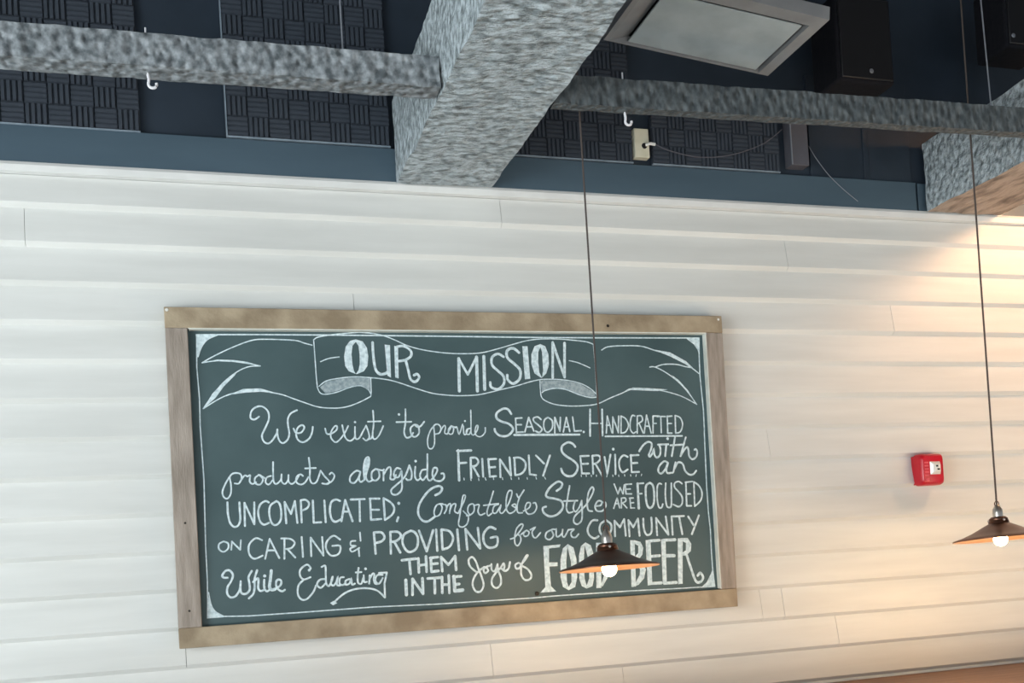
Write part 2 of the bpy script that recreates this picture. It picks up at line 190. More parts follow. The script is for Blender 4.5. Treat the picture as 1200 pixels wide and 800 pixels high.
'comfortable': '''s85 8804 -11870 8986 -11790 9085 -11620 8935 -11528 8572 -11689 8193 -12150 8104 -12534 8241 -12798 8457 -12851 8731 -12690|s57 9071 -12205 8847 -12240 8723 -12473 8755 -12669 8935 -12612 9040 -12356 9003 -12224 9201 -12254|s57 9193 -12253 9214 -12406 9115 -12576|s57 9178 -12492 9267 -12278 9381 -12230 9315 -12584|s57 9320 -12497 9446 -12263 9581 -12247 9520 -12505 9649 -12598|s57 9649 -12598 9875 -12214 9981 -11956 9892 -11931 9805 -12255 9710 -12687 9644 -13033 9795 -13127 9983 -13004 10044 -12745 9898 -12564 9856 -12519|s58 9979 -12699 10115 -12683 10283 -12536 10277 -12273 10094 -12310 10035 -12526 10115 -12683|s58 10319 -12319 10501 -12304 10441 -12543 10522 -12699 10707 -12641|s58 11103 -11799 10965 -12168 10803 -12557 10838 -12735 10980 -12653|l58 10681 -12333 11278 -12290|s58 11276 -12312 11088 -12393 11028 -12611 11164 -12638 11365 -12360 11305 -12578 11391 -12669 11537 -12543|s58 11537 -12543 11744 -12197 11859 -11847 11722 -11820 11612 -12104 11586 -12501 11713 -12683 11952 -12560 11966 -12339 11825 -12377 11958 -12471|s59 12038 -11942 12123 -12078 12350 -11798|s58 12146 -12079 12033 -12385 12039 -12652 12223 -12681|s59 12274 -12617 12515 -12493 12573 -12317 12433 -12312 12349 -12531 12453 -12735 12689 -12701 12819 -12505 12784 -12325 12690 -12322''',
'style': '''s88 13694 -11879 13877 -11757 13946 -11595 13776 -11517 13455 -11707 13244 -11991 13312 -12120 13616 -12186 13879 -12306 13901 -12562 13652 -12807 13340 -12867 13101 -12712 13075 -12529 13212 -12480|s68 14250 -11697 14143 -12132 14056 -12568 14140 -12755 14318 -12725|l68 13958 -12290 14542 -12294|s68 14444 -12290 14347 -12580 14434 -12730 14603 -12553 14718 -12300|s69 14718 -12300 14710 -12704 14666 -13070 14479 -13227 14330 -13129 14383 -12911 14632 -12701 14882 -12491|s69 14882 -12491 15142 -12132 15258 -11878 15186 -11783 15034 -11981 14950 -12346 14967 -12678 15140 -12740|s69 15272 -12543 15512 -12515 15562 -12369 15405 -12345 15272 -12543 15339 -12730 15576 -12739 15727 -12560 15718 -12412 15599 -12407''',
'we_are': '''l60 16151 -11688 16290 -12088 16400 -11834 16512 -12095 16592 -11737|l61 16631 -11721 16642 -12100 16884 -12109|l61 16631 -11721 16911 -11713|l61 16636 -11911 16841 -11911|l60 16066 -12662 16241 -12257 16325 -12655|l60 16134 -12476 16300 -12483|l60 16399 -12658 16426 -12264|s60 16426 -12264 16593 -12270 16603 -12391 16430 -12470|l60 16467 -12472 16640 -12668|l60 16797 -12278 16807 -12674 16975 -12681|l61 16779 -12277 16947 -12276|l61 16803 -12467 16952 -12466''',
'focused': '''l106 17174 -11704 17160 -12705|l70 17155 -11704 17437 -11696|l70 17164 -12119 17333 -12114|s91 17721 -11688 17543 -11803 17498 -12182 17527 -12564 17649 -12708 17810 -12575 17875 -12196 17845 -11813 17721 -11688|s70 18228 -11756 18116 -11735 18029 -11889 17995 -12374 18048 -12689 18161 -12710 18228 -12574|s71 18421 -11728 18368 -12214 18395 -12633 18503 -12724 18605 -12641 18634 -12223 18669 -11736|s70 19147 -11769 19000 -11676 18822 -11741 18810 -11915 18970 -12095 19109 -12310 19089 -12590 18926 -12706 18703 -12610|l71 19325 -11722 19294 -12685 19506 -12693|l71 19305 -11721 19617 -11696|l71 19310 -12195 19503 -12202|l71 19693 -11716 19660 -12717|s71 19693 -11716 19915 -11882 20031 -12168 19950 -12482 19660 -12717''',
'on': '''s59 989 -13246 831 -13330 821 -13512 969 -13611 1129 -13505 1139 -13322 989 -13246|l59 1237 -13556 1275 -13260 1546 -13572 1587 -13229''',
'caring': '''s68 2322 -13265 2102 -13185 1867 -13404 1849 -13726 2017 -13919 2314 -13820|l68 2398 -13940 2594 -13232 2895 -13943|l68 2504 -13645 2752 -13657|l68 3074 -13976 3115 -13258|s68 3002 -13238 3319 -13267 3471 -13415 3347 -13595 3117 -13630|l68 3207 -13635 3464 -13951|l68 3734 -13217 3740 -13942|l69 4040 -13935 4055 -13256 4480 -13935 4472 -13253|s69 5120 -13378 4894 -13226 4650 -13403 4588 -13682 4759 -13950 5043 -13894 5106 -13614 4826 -13600''',
'ampersand': '''s61 5682 -13453 5515 -13469 5507 -13611 5671 -13643 5476 -13728 5540 -13849 5808 -13721|l61 5865 -13153 5871 -13463|l61 5783 -13743 5790 -14029''',
'providing': '''l89 6384 -13178 6403 -13966|s89 6384 -13178 6669 -13191 6769 -13371 6650 -13519 6404 -13573|l90 7001 -13184 6975 -13997|s90 7001 -13184 7290 -13198 7392 -13357 7226 -13525 7023 -13559|l90 7134 -13565 7332 -13971|s90 7783 -13176 7506 -13318 7443 -13624 7560 -13895 7735 -13970 7969 -13827 8035 -13476 7936 -13250 7783 -13176|l91 8097 -13191 8343 -13980 8641 -13194|l91 8756 -13177 8752 -13979|l91 8961 -13186 8960 -13945|s91 8961 -13186 9276 -13268 9397 -13542 9240 -13848 8960 -13945|l92 9579 -13214 9599 -14000|l92 9924 -13995 9903 -13207 10437 -13976 10394 -13184|s92 11093 -13261 10862 -13183 10613 -13420 10613 -13782 10812 -13973 11100 -13897 11144 -13581 10884 -13591''',
'for': '''s61 11676 -13678 11849 -13615 12091 -13374 12218 -13164 12126 -13124 11945 -13296 11849 -13615 11852 -13867 11960 -13944 12084 -13770 12077 -13590 11969 -13513|s61 12119 -13520 12317 -13385 12216 -13488 12265 -13599 12400 -13569 12446 -13445 12356 -13369|s62 12509 -13358 12704 -13276 12580 -13433 12606 -13615 12716 -13675 12919 -13485''',
'our': '''s65 13385 -13398 13167 -13497 13116 -13694 13283 -13774 13447 -13619 13385 -13398 13540 -13387|s65 13580 -13370 13563 -13624 13636 -13682 13799 -13563 13849 -13383 13813 -13636 13906 -13695 14079 -13430|s65 14079 -13430 14313 -13422 14188 -13544 14216 -13710 14370 -13736 14496 -13614''',
'community': '''s84 15337 -13106 15109 -13117 14907 -13405 14936 -13661 15152 -13820 15340 -13744|s84 15703 -13121 15464 -13260 15401 -13513 15524 -13731 15752 -13742 15907 -13493 15899 -13279 15703 -13121|l84 16049 -13778 16068 -13159 16281 -13425 16488 -13112 16512 -13778|l85 16673 -13808 16671 -13163 16861 -13451 17094 -13117 17116 -13807|s85 17328 -13127 17324 -13515 17424 -13779 17614 -13744 17680 -13488 17683 -13099|l85 17893 -13822 17894 -13129 18392 -13824 18325 -13082|l86 18587 -13093 18582 -13833|l86 18611 -13094 19139 -13095|l86 18922 -13107 19014 -13832|l86 19330 -13124 19546 -13484|l86 19817 -13101 19447 -13852''',
'while': '''s75 1056 -14543 934 -14535 878 -14456 996 -14298 1143 -14294 1245 -14452 1172 -14677 1039 -14872 1014 -15099 1116 -15245 1290 -15218 1449 -14999 1502 -14697|s75 1502 -14697 1475 -14975 1516 -15131 1663 -15153 1793 -15021 1795 -14766 1781 -14560 1904 -14350|s75 2092 -14336 1987 -14649 1971 -14955 1909 -15181 1752 -15324|s76 1932 -14748 2088 -14630 2121 -14709 2095 -14963 2163 -15083 2289 -15052 2319 -14951|s76 2321 -14695 2306 -14976 2386 -15110 2488 -15065|o76 2346 -14556|s108 2589 -14377 2532 -14733 2494 -14962 2563 -15069 2690 -15052|s76 2690 -15052 2872 -14934 2919 -14783 2834 -14713 2743 -14772 2733 -14951 2814 -15085 2936 -15144 3027 -15099''',
'educating': '''s68 3933 -14440 3987 -14359 3861 -14233 3619 -14405 3606 -14640 3732 -14766 3968 -14696|s68 3732 -14766 3521 -14972 3486 -15306 3624 -15500 3825 -15463 4037 -15241 4151 -15011|o68 3933 -14440|s69 4498 -14795 4296 -14817 4186 -14979 4313 -15106 4489 -14964|s69 4389 -14348 4525 -14321 4523 -14661 4522 -14966 4618 -15057 4729 -14877 4772 -14726|s69 4754 -14742 4690 -14976 4787 -15050 4896 -14921 4956 -14754 4907 -15024 5023 -15065|s69 5176 -14767 5038 -14793 5010 -14996 5125 -15054 5231 -14976|s69 5375 -14848 5235 -14908 5228 -15043 5365 -15018 5443 -14852 5465 -15058 5569 -15030|s69 5739 -14458 5687 -14764 5690 -15004 5808 -15045 5888 -14844|l69 5627 -14623 5833 -14618|s69 5912 -14743 5915 -14983 6017 -14989|o69 5994 -14507|l70 6099 -15063 6135 -14756|s70 6126 -14893 6241 -14710 6309 -14732 6281 -14902 6323 -15077 6461 -15085|s70 6618 -14767 6410 -14772 6329 -14974 6461 -15085 6611 -14887|l70 6484 -14690 6779 -14690 6668 -15098 6655 -15614|s69 6655 -15614 6377 -15338 6003 -15229 5557 -15235 5140 -15379 4715 -15708|f69 4615 -15685 4755 -15609 4884 -15703 4728 -15777''',
'them': '''l102 7379 -14266 7919 -14235|l101 7660 -14257 7676 -14800|l102 8005 -14228 7997 -14758|l102 8304 -14171 8293 -14751|l102 8013 -14494 8286 -14473|l102 8486 -14229 8478 -14762 8752 -14742|l102 8461 -14240 8759 -14220|l102 8483 -14472 8732 -14461|l103 8900 -14762 8883 -14226 9151 -14533 9434 -14219 9439 -14745''',
'in_the': '''l124 7480 -15017 7471 -15569|l102 7702 -15584 7739 -14984 8108 -15574 8119 -14983|l102 8315 -15007 8836 -15002|l102 8587 -15011 8564 -15579|l102 8874 -14980 8849 -15585|l102 9139 -14934 9123 -15603|l102 8869 -15271 9130 -15287|l131 9336 -14983 9339 -15543 9654 -15527|l103 9310 -15005 9624 -15000|l103 9342 -15300 9531 -15287''',
'joys': '''s78 10264 -14901 9998 -14640 9958 -14393 10105 -14292 10235 -14463 10329 -14768 10424 -15047 10488 -15378 10360 -15616 10163 -15603 10052 -15351 10141 -15057 10353 -14824 10560 -14699|s78 10616 -14703 10525 -14807 10573 -14933 10707 -14845 10645 -14704 10818 -14659|s78 10850 -14606 10850 -14825 10976 -14874 11092 -14620|s78 11092 -14620 11105 -14867 11189 -15119 11171 -15393 10991 -15533 10828 -15399 10844 -15154 11030 -14918 11211 -14764|s78 11211 -14764 11336 -14606 11364 -14717 11320 -14852|s78 11238 -14793 11375 -14897 11524 -14809 11598 -14565''',
'of': '''s79 11941 -14612 11806 -14687 11841 -14827 11987 -14808 12024 -14672 11941 -14612|s79 12023 -14699 12209 -14516 12336 -14356 12278 -14353 12149 -14540 12048 -14756 12027 -15086 12159 -15288 12363 -15272 12432 -15110 12301 -14881 12106 -14759''',
'food': '''f117 12996 -14016 13713 -13987 13671 -14098 13227 -14124 13191 -14667 13547 -14687 13537 -14831 13197 -14828 13214 -15599 13421 -15820 12759 -15826 12976 -15616|f118 14021 -13987 13804 -14153 13674 -14565 13628 -15271 13704 -15661 13935 -15805 13943 -15676 13888 -15480 13905 -14707 13997 -14098|f118 14021 -13987 14252 -14144 14342 -14602 14329 -15312 14217 -15693 13935 -15805 13943 -15676 14076 -15491 14110 -14718 13997 -14098|f119 14766 -13959 14566 -14095 14454 -14478 14411 -15382 14494 -15678 14695 -15788 14704 -15659 14635 -15395 14644 -14748 14724 -14070|f119 14766 -13959 14984 -14083 15081 -14446 15033 -15419 14944 -15706 14695 -15788 14704 -15659 14825 -15407 14868 -14760 14724 -14070|f119 15217 -13997 15443 -14009 15322 -15795 15112 -15798|f119 15443 -14009 15675 -14216 15723 -14807 15630 -15390 15396 -15734 15112 -15798 15333 -15633 15499 -15252 15541 -14634 15432 -14171''',
'beer': '''f120 16691 -13967 16888 -13977 16819 -15836 16620 -15842|f121 16888 -13977 17141 -14063 17245 -14288 17185 -14578 17013 -14751 16851 -14797 16863 -14634 17011 -14495 17032 -14204 16878 -14123|f120 16851 -14797 17162 -14906 17303 -15170 17198 -15530 16942 -15770 16658 -15862 16831 -15654 17010 -15373 17045 -15155 16842 -14925|f121 17365 -14000 17585 -13993 17538 -15807 17336 -15831|l122 17502 -14044 17965 -14030|l121 17498 -14668 17941 -14655|l121 17422 -15756 17944 -15759|f121 18048 -13997 18251 -13988 18182 -15810 18000 -15817|l122 18146 -14039 18673 -14046|l140 18141 -14673 18586 -14689|l122 18063 -15784 18610 -15781|f122 18799 -13996 19024 -13989 18890 -15853 18686 -15859|f122 18963 -13986 19249 -13999 19395 -14248 19353 -14544 19115 -14717 18911 -14706 18918 -14614 19131 -14495 19152 -14199 18994 -14117|s107 19157 -14701 19320 -15286 19491 -15779 19693 -15828 19830 -15650 19720 -15457 19589 -15561''',
}
# ---------------------------------------------------------------- the setting
fl = MB(); fl.box(-9, 11, -10, .3, -.1, 0); struct(fl.build('floor', M_floor))
ce = MB(); ce.box(-9, 11, -10, .3, Z0 + 1.28, Z0 + 1.38); struct(ce.build('ceiling', M_ceil))
wb = MB(); wb.box(-9, 11, .03, .3, 0, Z0 + 1.28); wall = struct(wb.build('wall_back', M_navy))

# fascia between the boarding and the acoustic panels
fa = MB(); fa.box(-9, 3.19, .004, .03, Z0 + .012, Z0 + .148); fa.box(3.205, 3.64, .01, .03, Z0 + .012, Z0 + .148); fa.box(3.64, 11, .004, .03, Z0 + .012, Z0 + .148)
struct(fa.build('trim_1', M_fascia, bevel=.002))
# batten above the fascia right of the panels
ba = MB(); ba.box(2.66, 3.18, .018, .03, Z0 + .150, Z0 + .60); ba.box(2.93, 2.955, .012, .018, Z0 + .150, Z0 + .60)
struct(ba.build('trim_2', M_navy, bevel=.001))
# thin cap strip that finishes the top of the boarding
cs = MB(); cs.add([(-9, -.004, Z0 - .017), (11, -.004, Z0 - .017), (11, -.006, Z0 + .006), (-9, -.006, Z0 + .006), (11, .0, Z0 + .018), (-9, .0, Z0 + .018),
                   (-9, .03, Z0 + .018), (11, .03, Z0 + .018), (-9, .03, Z0 - .021), (11, .03, Z0 - .021)],
                  [(0, 1, 2, 3), (3, 2, 4, 5), (5, 4, 7, 6), (8, 9, 1, 0), (0, 3, 5, 6, 8), (1, 9, 7, 4, 2), (6, 7, 9, 8)])
struct(cs.build('trim_3', M_white2))

# lap siding: every board is a piece of its own; joints where the photograph shows them
ROW = .136
joints = {1: [-3.1, 1.221, 4.6], 2: [-.502, 2.5, 5.3], 3: [-2.2, 4.9], 4: [-3.4, .62, 3.02], 5: [-1.6, 4.1], 6: [-2.7, 3.9], 7: [-1.2, 4.5], 8: [-3.1, 2.352, 5.4],
          9: [-1.9, 4.0], 10: [-2.8, 4.9], 11: [-.95, 3.9], 12: [-2.4, 4.6], 13: [-3.3, -.05, 2.266, 2.371, 5.1], 14: [-1.7, 1.074, 2.628, 5.6], 15: [-2.6, 1.62, 4.2], 16: [-1.1, 3.3],
          17: [-2.5, 2.0], 18: [-1.5, 3.5], 19: [-3, .4, 4.4], 20: [-2, 2.8], 21: [-1.4, 3.9], 22: [-3, 1.1]}
for i in range(1, 23):
    zt = Z0 - (i - 1) * ROW + .004; zb = Z0 - i * ROW
    if i == 1: zt = Z0 - .022
    xs = [-5.5] + joints[i] + [8.0]
    for a, b in zip(xs[:-1], xs[1:]):
        dy = random.uniform(-.0012, .0012); g = .0008
        P = [(.020 + dy, zt), (.0 + dy, zb + .0150), (.0015 + dy, zb + .0125), (.018, zb - .001), (.029, zb - .001), (.029, zt)]
        if i == 1: P[0] = (.017 + dy, zt)
        bm_ = MB(); n = len(P)
        bm_.add([(a + g, y, z) for y, z in P] + [(b - g, y, z) for y, z in P],
                [tuple(range(n)), tuple(range(2 * n - 1, n - 1, -1))] + [(k, (k + 1) % n, (k + 1) % n + n, k + n) for k in range(n)])
        bm_.build('board', M_white, wall)

# wooden counter running along the wall at hip height
ct = thing('counter_ledge', 'brown stained wooden counter running along the wall, seen in the bottom right corner', 'counter', (2.5, 0, Z0 - 2.05))
c_ = MB(); c_.box(-2.6, 5.4, -.62, -.003, -.04, 0); c_.build('counter_top', M_wood, ct, bevel=.004)
c_ = MB(); c_.box(-2.6, 5.4, -.56, -.50, -1.04, -.04); c_.build('front_panel', M_wood, ct)

# ---------------------------------------------------------------- acoustic panels
def cell_mesh(vertical):
    b = MB(); s = .0735; b.box(-s / 2, s / 2, -.004, .004, -s / 2, s / 2)
    for k in range(4):
        c = (k - 1.5) * s / 4; a, t = s / 8 * .88, s / 8 * .5
        q = [(c - a, -.004), (c - t, -.0125), (c + t, -.0125), (c + a, -.004)]; h = s / 2 * .97
        if vertical: vs = [(x, y, z) for z in (-h, h) for x, y in q]
        else: vs = [(z, y, x) for z in (-h, h) for x, y in q]
        b.add(vs, [(0, 1, 2, 3), (4, 5, 6, 7), (0, 1, 5, 4), (1, 2, 6, 5), (2, 3, 7, 6)])
    return b.mesh('foam_cell', M_foam)
CV, CH = cell_mesh(True), cell_mesh(False)
def panel(x0, z0, label, lip_left=True, nx=8, nz=8):
    t = thing('acoustic_panel', label, 'acoustic panel', (x0, .024, Z0 + z0), (0, 0, 0), 'acoustic foam panels on the dark upper wall')
    W, H = nx * .0752, nz * .0752
    b = MB(); b.box(0, W, -.006, .004, 0, H); b.build('backing', M_navy, t)
    b = MB(); b.box(0, W, -.021, -.006, -.006, 0)
    if lip_left: b.box(-.005, 0, -.021, -.006, -.006, H)
    b.build('edge_strip', M_lip, t)
    for i in range(nx):
        for k in range(nz):
            o = link('foam_cell', CV if (i + k) % 2 else CH, t); o.location = ((i + .5) * .0752, -.010, (k + .5) * .0752)
panel(-.708, .153, 'basket-weave foam panel in the top left corner of the photo, left of the gap', False)
panel(.194, .158, 'dark basket-weave foam panel with a pale left edge, just left of the large grey beam')
panel(1.205, .158, 'dark basket-weave foam panel between the large grey beam and the cream outlet plate', False)
panel(1.895, .158, 'dark basket-weave foam panel right of the cream outlet plate, under the tilted ceiling vent', False, 8, 4)

# ---------------------------------------------------------------- beams
def hewn(x0, x1, y0, y1, z0, z1, nx, ny, nz, amp, f, skew=0, seed=0, scallop=0.0, taper=None):
    """a rough box with displaced faces; skew moves y along x"""
    bm = bmesh.new(); bmesh.ops.create_cube(bm, size=1)
    bm2 = MB(); grid = {}
    def P(u, v, w_):
        k = (round(u, 5), round(v, 5), round(w_, 5))
        if k in grid: return grid[k]
        x = x0 + (x1 - x0) * u; y = y0 + (y1 - y0) * v; z = z0 + (z1 - z0) * w_
        if taper: x, y, z = taper(x, y, z, u, v, w_)
        y += skew * (x - x0)
        q = Vector((x, y, z)) * f + Vector((seed, seed * .7, 0))
        d = noise.noise_vector(q) * amp + noise.noise_vector(q * 2.7) * amp * .45 + noise.noise_vector(q * 7.0) * amp * .22
        if scallop:
            e = noise.cell_vector(Vector((x * 22 + z * 9, y * 20, z * 14 + seed))) - Vector((.5, .5, .5)); d = d + e * scallop
        grid[k] = len(bm2.v); bm2.v.append((x + d.x, y + d.y, z + d.z)); return grid[k]
    def face(n1, n2, fn):
        for i in range(n1):
            for j in range(n2):
                bm2.f.append(tuple(P(*fn(a / n1, b / n2)) for a, b in ((i, j), (i + 1, j), (i + 1, j + 1), (i, j + 1))))
    face(nx, ny, lambda a, b: (a, b, 0)); face(nx, ny, lambda a, b: (a, b, 1))
    face(nx, nz, lambda a, b: (a, 0, b)); face(nx, nz, lambda a, b: (a, 1, b))
    face(ny, nz, lambda a, b: (0, a, b)); face(ny, nz, lambda a, b: (1, a, b))
    bm.free(); return bm2
def beam(x0, x1, label, seed, under=None):
    b = hewn(x0, x1, -4.6, -.008, Z0 + .012, Z0 + .322, 22, 240, 18, .009, 5.0, seed=seed)
    o = b.build('ceiling_beam', M_beam, smooth=True)
    if under:                                     # lower face coloured brown to carry warm light the lamps don't give it
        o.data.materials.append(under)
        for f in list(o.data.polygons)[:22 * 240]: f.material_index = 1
    o['label'] = label; o['category'] = 'beam'; return o
beam(.808, 1.184, 'thick grey limewashed beam left of the ceiling vent, running overhead from the wall', 3.0)
beam(3.232, 3.63, 'thick beam at the right edge, its side blue-grey and its underside brown', 11.0, M_warm_under)
def rail(x0, x1, yl, yr, depth_l, depth_r, label, seed, m_=None):
    sk = (yr - yl) / (x1 - x0)
    def tp(x, y, z, u, v, w_): return x, y * (depth_l + (depth_r - depth_l) * u) , z
    b = hewn(x0, x1, -1, 0, Z0 + .014, Z0 + .109, max(20, int((x1 - x0) * 70)), 5, 8, .0028, 12.0, skew=sk, seed=seed, scallop=.0022, taper=tp)
    b.v = [(x, y + yl, z) for x, y, z in b.v]
    o = b.build('cross_rail', m_ or M_cross, smooth=True); o['label'] = label; o['category'] = 'rail'; return o
rail(-3.4, .802, -.60, -.692, .085, .085, 'chisel-hewn grey cross rail left of the thick beam, with one white hook', 1.0)
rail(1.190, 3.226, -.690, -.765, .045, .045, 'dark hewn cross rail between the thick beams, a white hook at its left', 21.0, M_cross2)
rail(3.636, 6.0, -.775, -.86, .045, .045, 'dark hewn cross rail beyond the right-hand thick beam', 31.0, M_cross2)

# hooks screwed up through the rails
def hook(x, y, label):
    t = thing('rail_hook', label, 'hook', (x, y, Z0 + .012), (0, 0, 0))
    b = MB(); b.tube([(0, 0, .134), (0, 0, -.012)], .0028, 8); b.build('screw_shank', M_hook, t, smooth=True)
    b = MB(); pts = [(0, 0, -.004), (.002, 0, -.016)]
    for k in range(13):
        a = math.radians(150 + k * 19); pts.append((.0115 + .0115 * math.cos(a), 0, -.031 + .0115 * math.sin(a)))
    b.tube(pts, .0042, 10); b.build('hook_curl', M_hook, t, smooth=True)
hook(-.058, -.715, 'small white cup hook under the left cross rail, above the gap between foam panels')
hook(1.447, -.712, 'small white cup hook under the dark rail, left of the cream outlet plate')

# thin suspension wires
def wire(p0, p1, label, r=.0026, m_=None, name='suspension_wire'):
    t = MB(); t.tube([p0, p1], r, 8); o = t.build(name, m_ or M_wire, smooth=True); o['label'] = label; o['category'] = 'wire'
wire((.53, -.62, Z0 + 1.28), (.53, -.62, Z0 + .12), 'thin pale wire hanging down behind the left cross rail')
wire((2.945, -.69, Z0 + 1.28), (2.982, -.69, Z0 + .118), 'thin pale wire by the right-hand lamp cord, ending above the dark rail')

# ---------------------------------------------------------------- ceiling vent
vt = thing('ceiling_vent', 'grey rectangular ceiling vent with a flat plaque, hanging tilted behind the dark rail', 'vent', (1.482, -.5, Z0 + .371), (0, math.radians(6.3), 0))
VW, VD = .662, .392
b = MB()
o_ = [(0, 0), (VW, 0), (VW, -VD), (0, -VD)]; i1 = [(.018, -.006), (VW - .042, -.006), (VW - .042, -VD + .055), (.018, -VD + .055)]
i2 = [(.092, -.010), (VW - .046, -.010), (VW - .046, -VD + .051), (.092, -VD + .051)]
vs = [(x, y, 0) for x, y in o_] + [(x, y, 0) for x, y in i1] + [(x, y, .030) for x, y in i2] + [(x, y, .045) for x, y in o_]
fs = [(k, (k + 1) % 4, 4 + (k + 1) % 4, 4 + k) for k in range(4)] + [(4 + k, 4 + (k + 1) % 4, 8 + (k + 1) % 4, 8 + k) for k in range(4)]
fs += [(k, (k + 1) % 4, 12 + (k + 1) % 4, 12 + k) for k in range(4)] + [(12, 13, 14, 15), (8, 9, 10, 11)]
b.add(vs, fs); b.build('vent_frame', M_ventf, vt)
b = MB(); b.box(.088, VW - .058, -VD + .075, -.010, .006, .012); b.build('plaque', M_vent, vt, bevel=.002)
b = MB(); b.box(.092, VW - .046, -VD + .051, -.010, .0285, .0298); b.build('recess', M_black, vt)
for x in (.14, VW - .10):
    for y in (-.06, -VD + .11):
        b = MB(); b.box(x, x + .012, y - .012, y, .012, .0285); b.build('plaque_bracket', M_black, vt)
for k, (x, y) in enumerate([(.06, -.05), (VW - .06, -.05), (.06, -VD + .05), (VW - .06, -VD + .05)]):
    b = MB(); b.tube([(x, y, .045), (x, y, .93)], .003, 6); b.build('hanger_rod', M_black, vt)
b = MB(); b.box(.12, VW - .12, -VD + .06, -.06, .045, .30); b.build('duct_box', M_black, vt)

# ---------------------------------------------------------------- loudspeakers
def speaker(x, y, z, w_, h, d, label, badge):
    t = thing('loudspeaker', label, 'speaker', (x, y, Z0 + z))
    b = MB(); b.box(0, w_, 0, d, 0, h); b.build('cabinet', M_speaker, t, bevel=.012)
    b = MB(); b.box(.012, w_ - .012, -.008, 0, .012, h - .012); b.build('grille', M_black, t, bevel=.004)
    b = MB(); b.lathe([(0, .003), (.008, .0025), (.010, 0)], 16, Matrix.Translation((badge, -.009, .045)) @ Matrix.Rotation(math.radians(90), 4, 'X'))
    b.build('badge', M_wire, t, smooth=True)
    b = MB(); b.tube([(w_ / 2, d / 2, h), (w_ / 2, d / 2, 1.28 - z)], .012, 8); b.build('ceiling_bracket', M_black, t)
speaker(2.60, -.30, .42, .27, .36, .18, 'black box loudspeaker with a small pale badge, right of the ceiling vent', .152)
speaker(3.46, -.30, .64, .24, .30, .18, 'black box loudspeaker cut off by the top right corner of the photo', .030)

# ---------------------------------------------------------------- outlet plate, plug and cables
t = thing('outlet_plate', 'cream outlet plate with a dark socket hole, between two foam panels', 'outlet', (1.843, -.004, Z0 + .232))
b = MB(); b.box(-.0325, .0325, -.006, .028, -.058, .062); b.build('plate', M_cream, t, bevel=.003)
b = MB(); b.lathe([(0, .003), (.011, .003), (.012, 0)], 18, Matrix.Translation((.010, -.006, -.010)) @ Matrix.Rotation(math.radians(90), 4, 'X')); b.build('socket_hole', M_black, t)
b = MB(); b.tube([(.014, -.010, -.008), (.030, -.022, -.006), (.050, -.026, -.010)], .0062, 10); b.build('plug', M_screw, t, smooth=True)
def cable(pts, label, r, m_):
    out = []
    P = [Vector(p) for p in pts]; P = [P[0]] + P + [P[-1]]
    for i in range(1, len(P) - 2):
        for s in range(8):
            u = s / 8; a, b_, c, d = P[i - 1], P[i], P[i + 1], P[i + 2]
            out.append(.5 * ((2 * b_) + (c - a) * u + (2 * a - 5 * b_ + 4 * c - d) * u * u + (3 * b_ - a - 3 * c + d) * u ** 3))
    out.append(P[-2]); b = MB(); b.tube(out, r, 6); o = b.build('cable', m_, smooth=True); o['label'] = label; o['category'] = 'cable'
cable([(1.893, -.030, Z0 + .222), (1.96, -.028, Z0 + .200), (2.10, -.022, Z0 + .185), (2.25, -.022, Z0 + .205), (2.40, -.024, Z0 + .26), (2.50, -.022, Z0 + .33)],
      'dark thin cable sagging across the foam panel from the cream outlet plate', .0022, M_grey)
cable([(2.640, -.004, Z0 + .275), (2.672, -.004, Z0 + .225), (2.73, -.004, Z0 + .155), (2.80, -.004, Z0 + .095), (2.872, -.004, Z0 + .044)],
      'thin pale cable curving down over the navy fascia right of the grey box', .0016, M_wire)
t = thing('junction_box', 'small plain grey box on the dark wall, right of the foam panels', 'box', (2.58, .02, Z0 + .18))
b = MB(); b.box(-.043, .043, -.045, .009, 0, .23); b.build('housing', M_grey, t, bevel=.002)
b = MB(); b.box(-.0445, -.040, -.050, -.045, 0, .23); b.build('cover_edge', M_wire, t)

# ---------------------------------------------------------------- chalkboard
cb = thing('chalkboard', 'large framed chalkboard with a white hand-lettered mission statement and ribbon banner', 'chalkboard', (1.035, 0, Z0 - 1.693))
ox, oz = 1.035, Z0 - 1.693
def Q(x, z): return (x - ox, z - oz + Z0)
A, B_, C_, D_ = (-.060, -.492), (2.132, -.490), (2.120, -1.693), (-.070, -1.693)      # outer corners at the frame's face
a_, b_, c_, d_ = (.016, -.566), (2.056, -.560), (2.050, -1.618), (.010, -1.622)
def rail_part(P4, m_, y0=-.055, y1=-.001):
    b = MB(); q = [Q(*p) for p in P4]
    b.add([(x, y0, z) for x, z in q] + [(x, y1, z) for x, z in q], [(0, 1, 2, 3), (4, 5, 6, 7)] + [(k, (k + 1) % 4, 4 + (k + 1) % 4, 4 + k) for k in range(4)])
    return b.build('frame_rail', m_, cb, bevel=.0025)
rail_part([A, B_, (b_[0] + .076, b_[1]), (a_[0] - .076, a_[1])], M_frame)
rail_part([(D_[0], d_[1]), (C_[0], c_[1]), C_, D_], M_frame)
rail_part([(a_[0] - .0755, a_[1] - .0005), (a_[0], a_[1]), (d_[0], d_[1]), (D_[0], d_[1] + .0005)], M_frame_v)
rail_part([(b_[0], b_[1] - .0005), (b_[0] + .0755, b_[1] - .0005), (C_[0], c_[1] + .0005), (c_[0], c_[1] + .0005)], M_frame_v)
b = MB(); lw = .0045
q = [Q(*p) for p in (a_, b_, c_, d_)]; q2 = [Q(a_[0] + lw, a_[1] - lw), Q(b_[0] - lw, b_[1] - lw), Q(c_[0] - lw, c_[1] + lw), Q(d_[0] + lw, d_[1] + lw)]
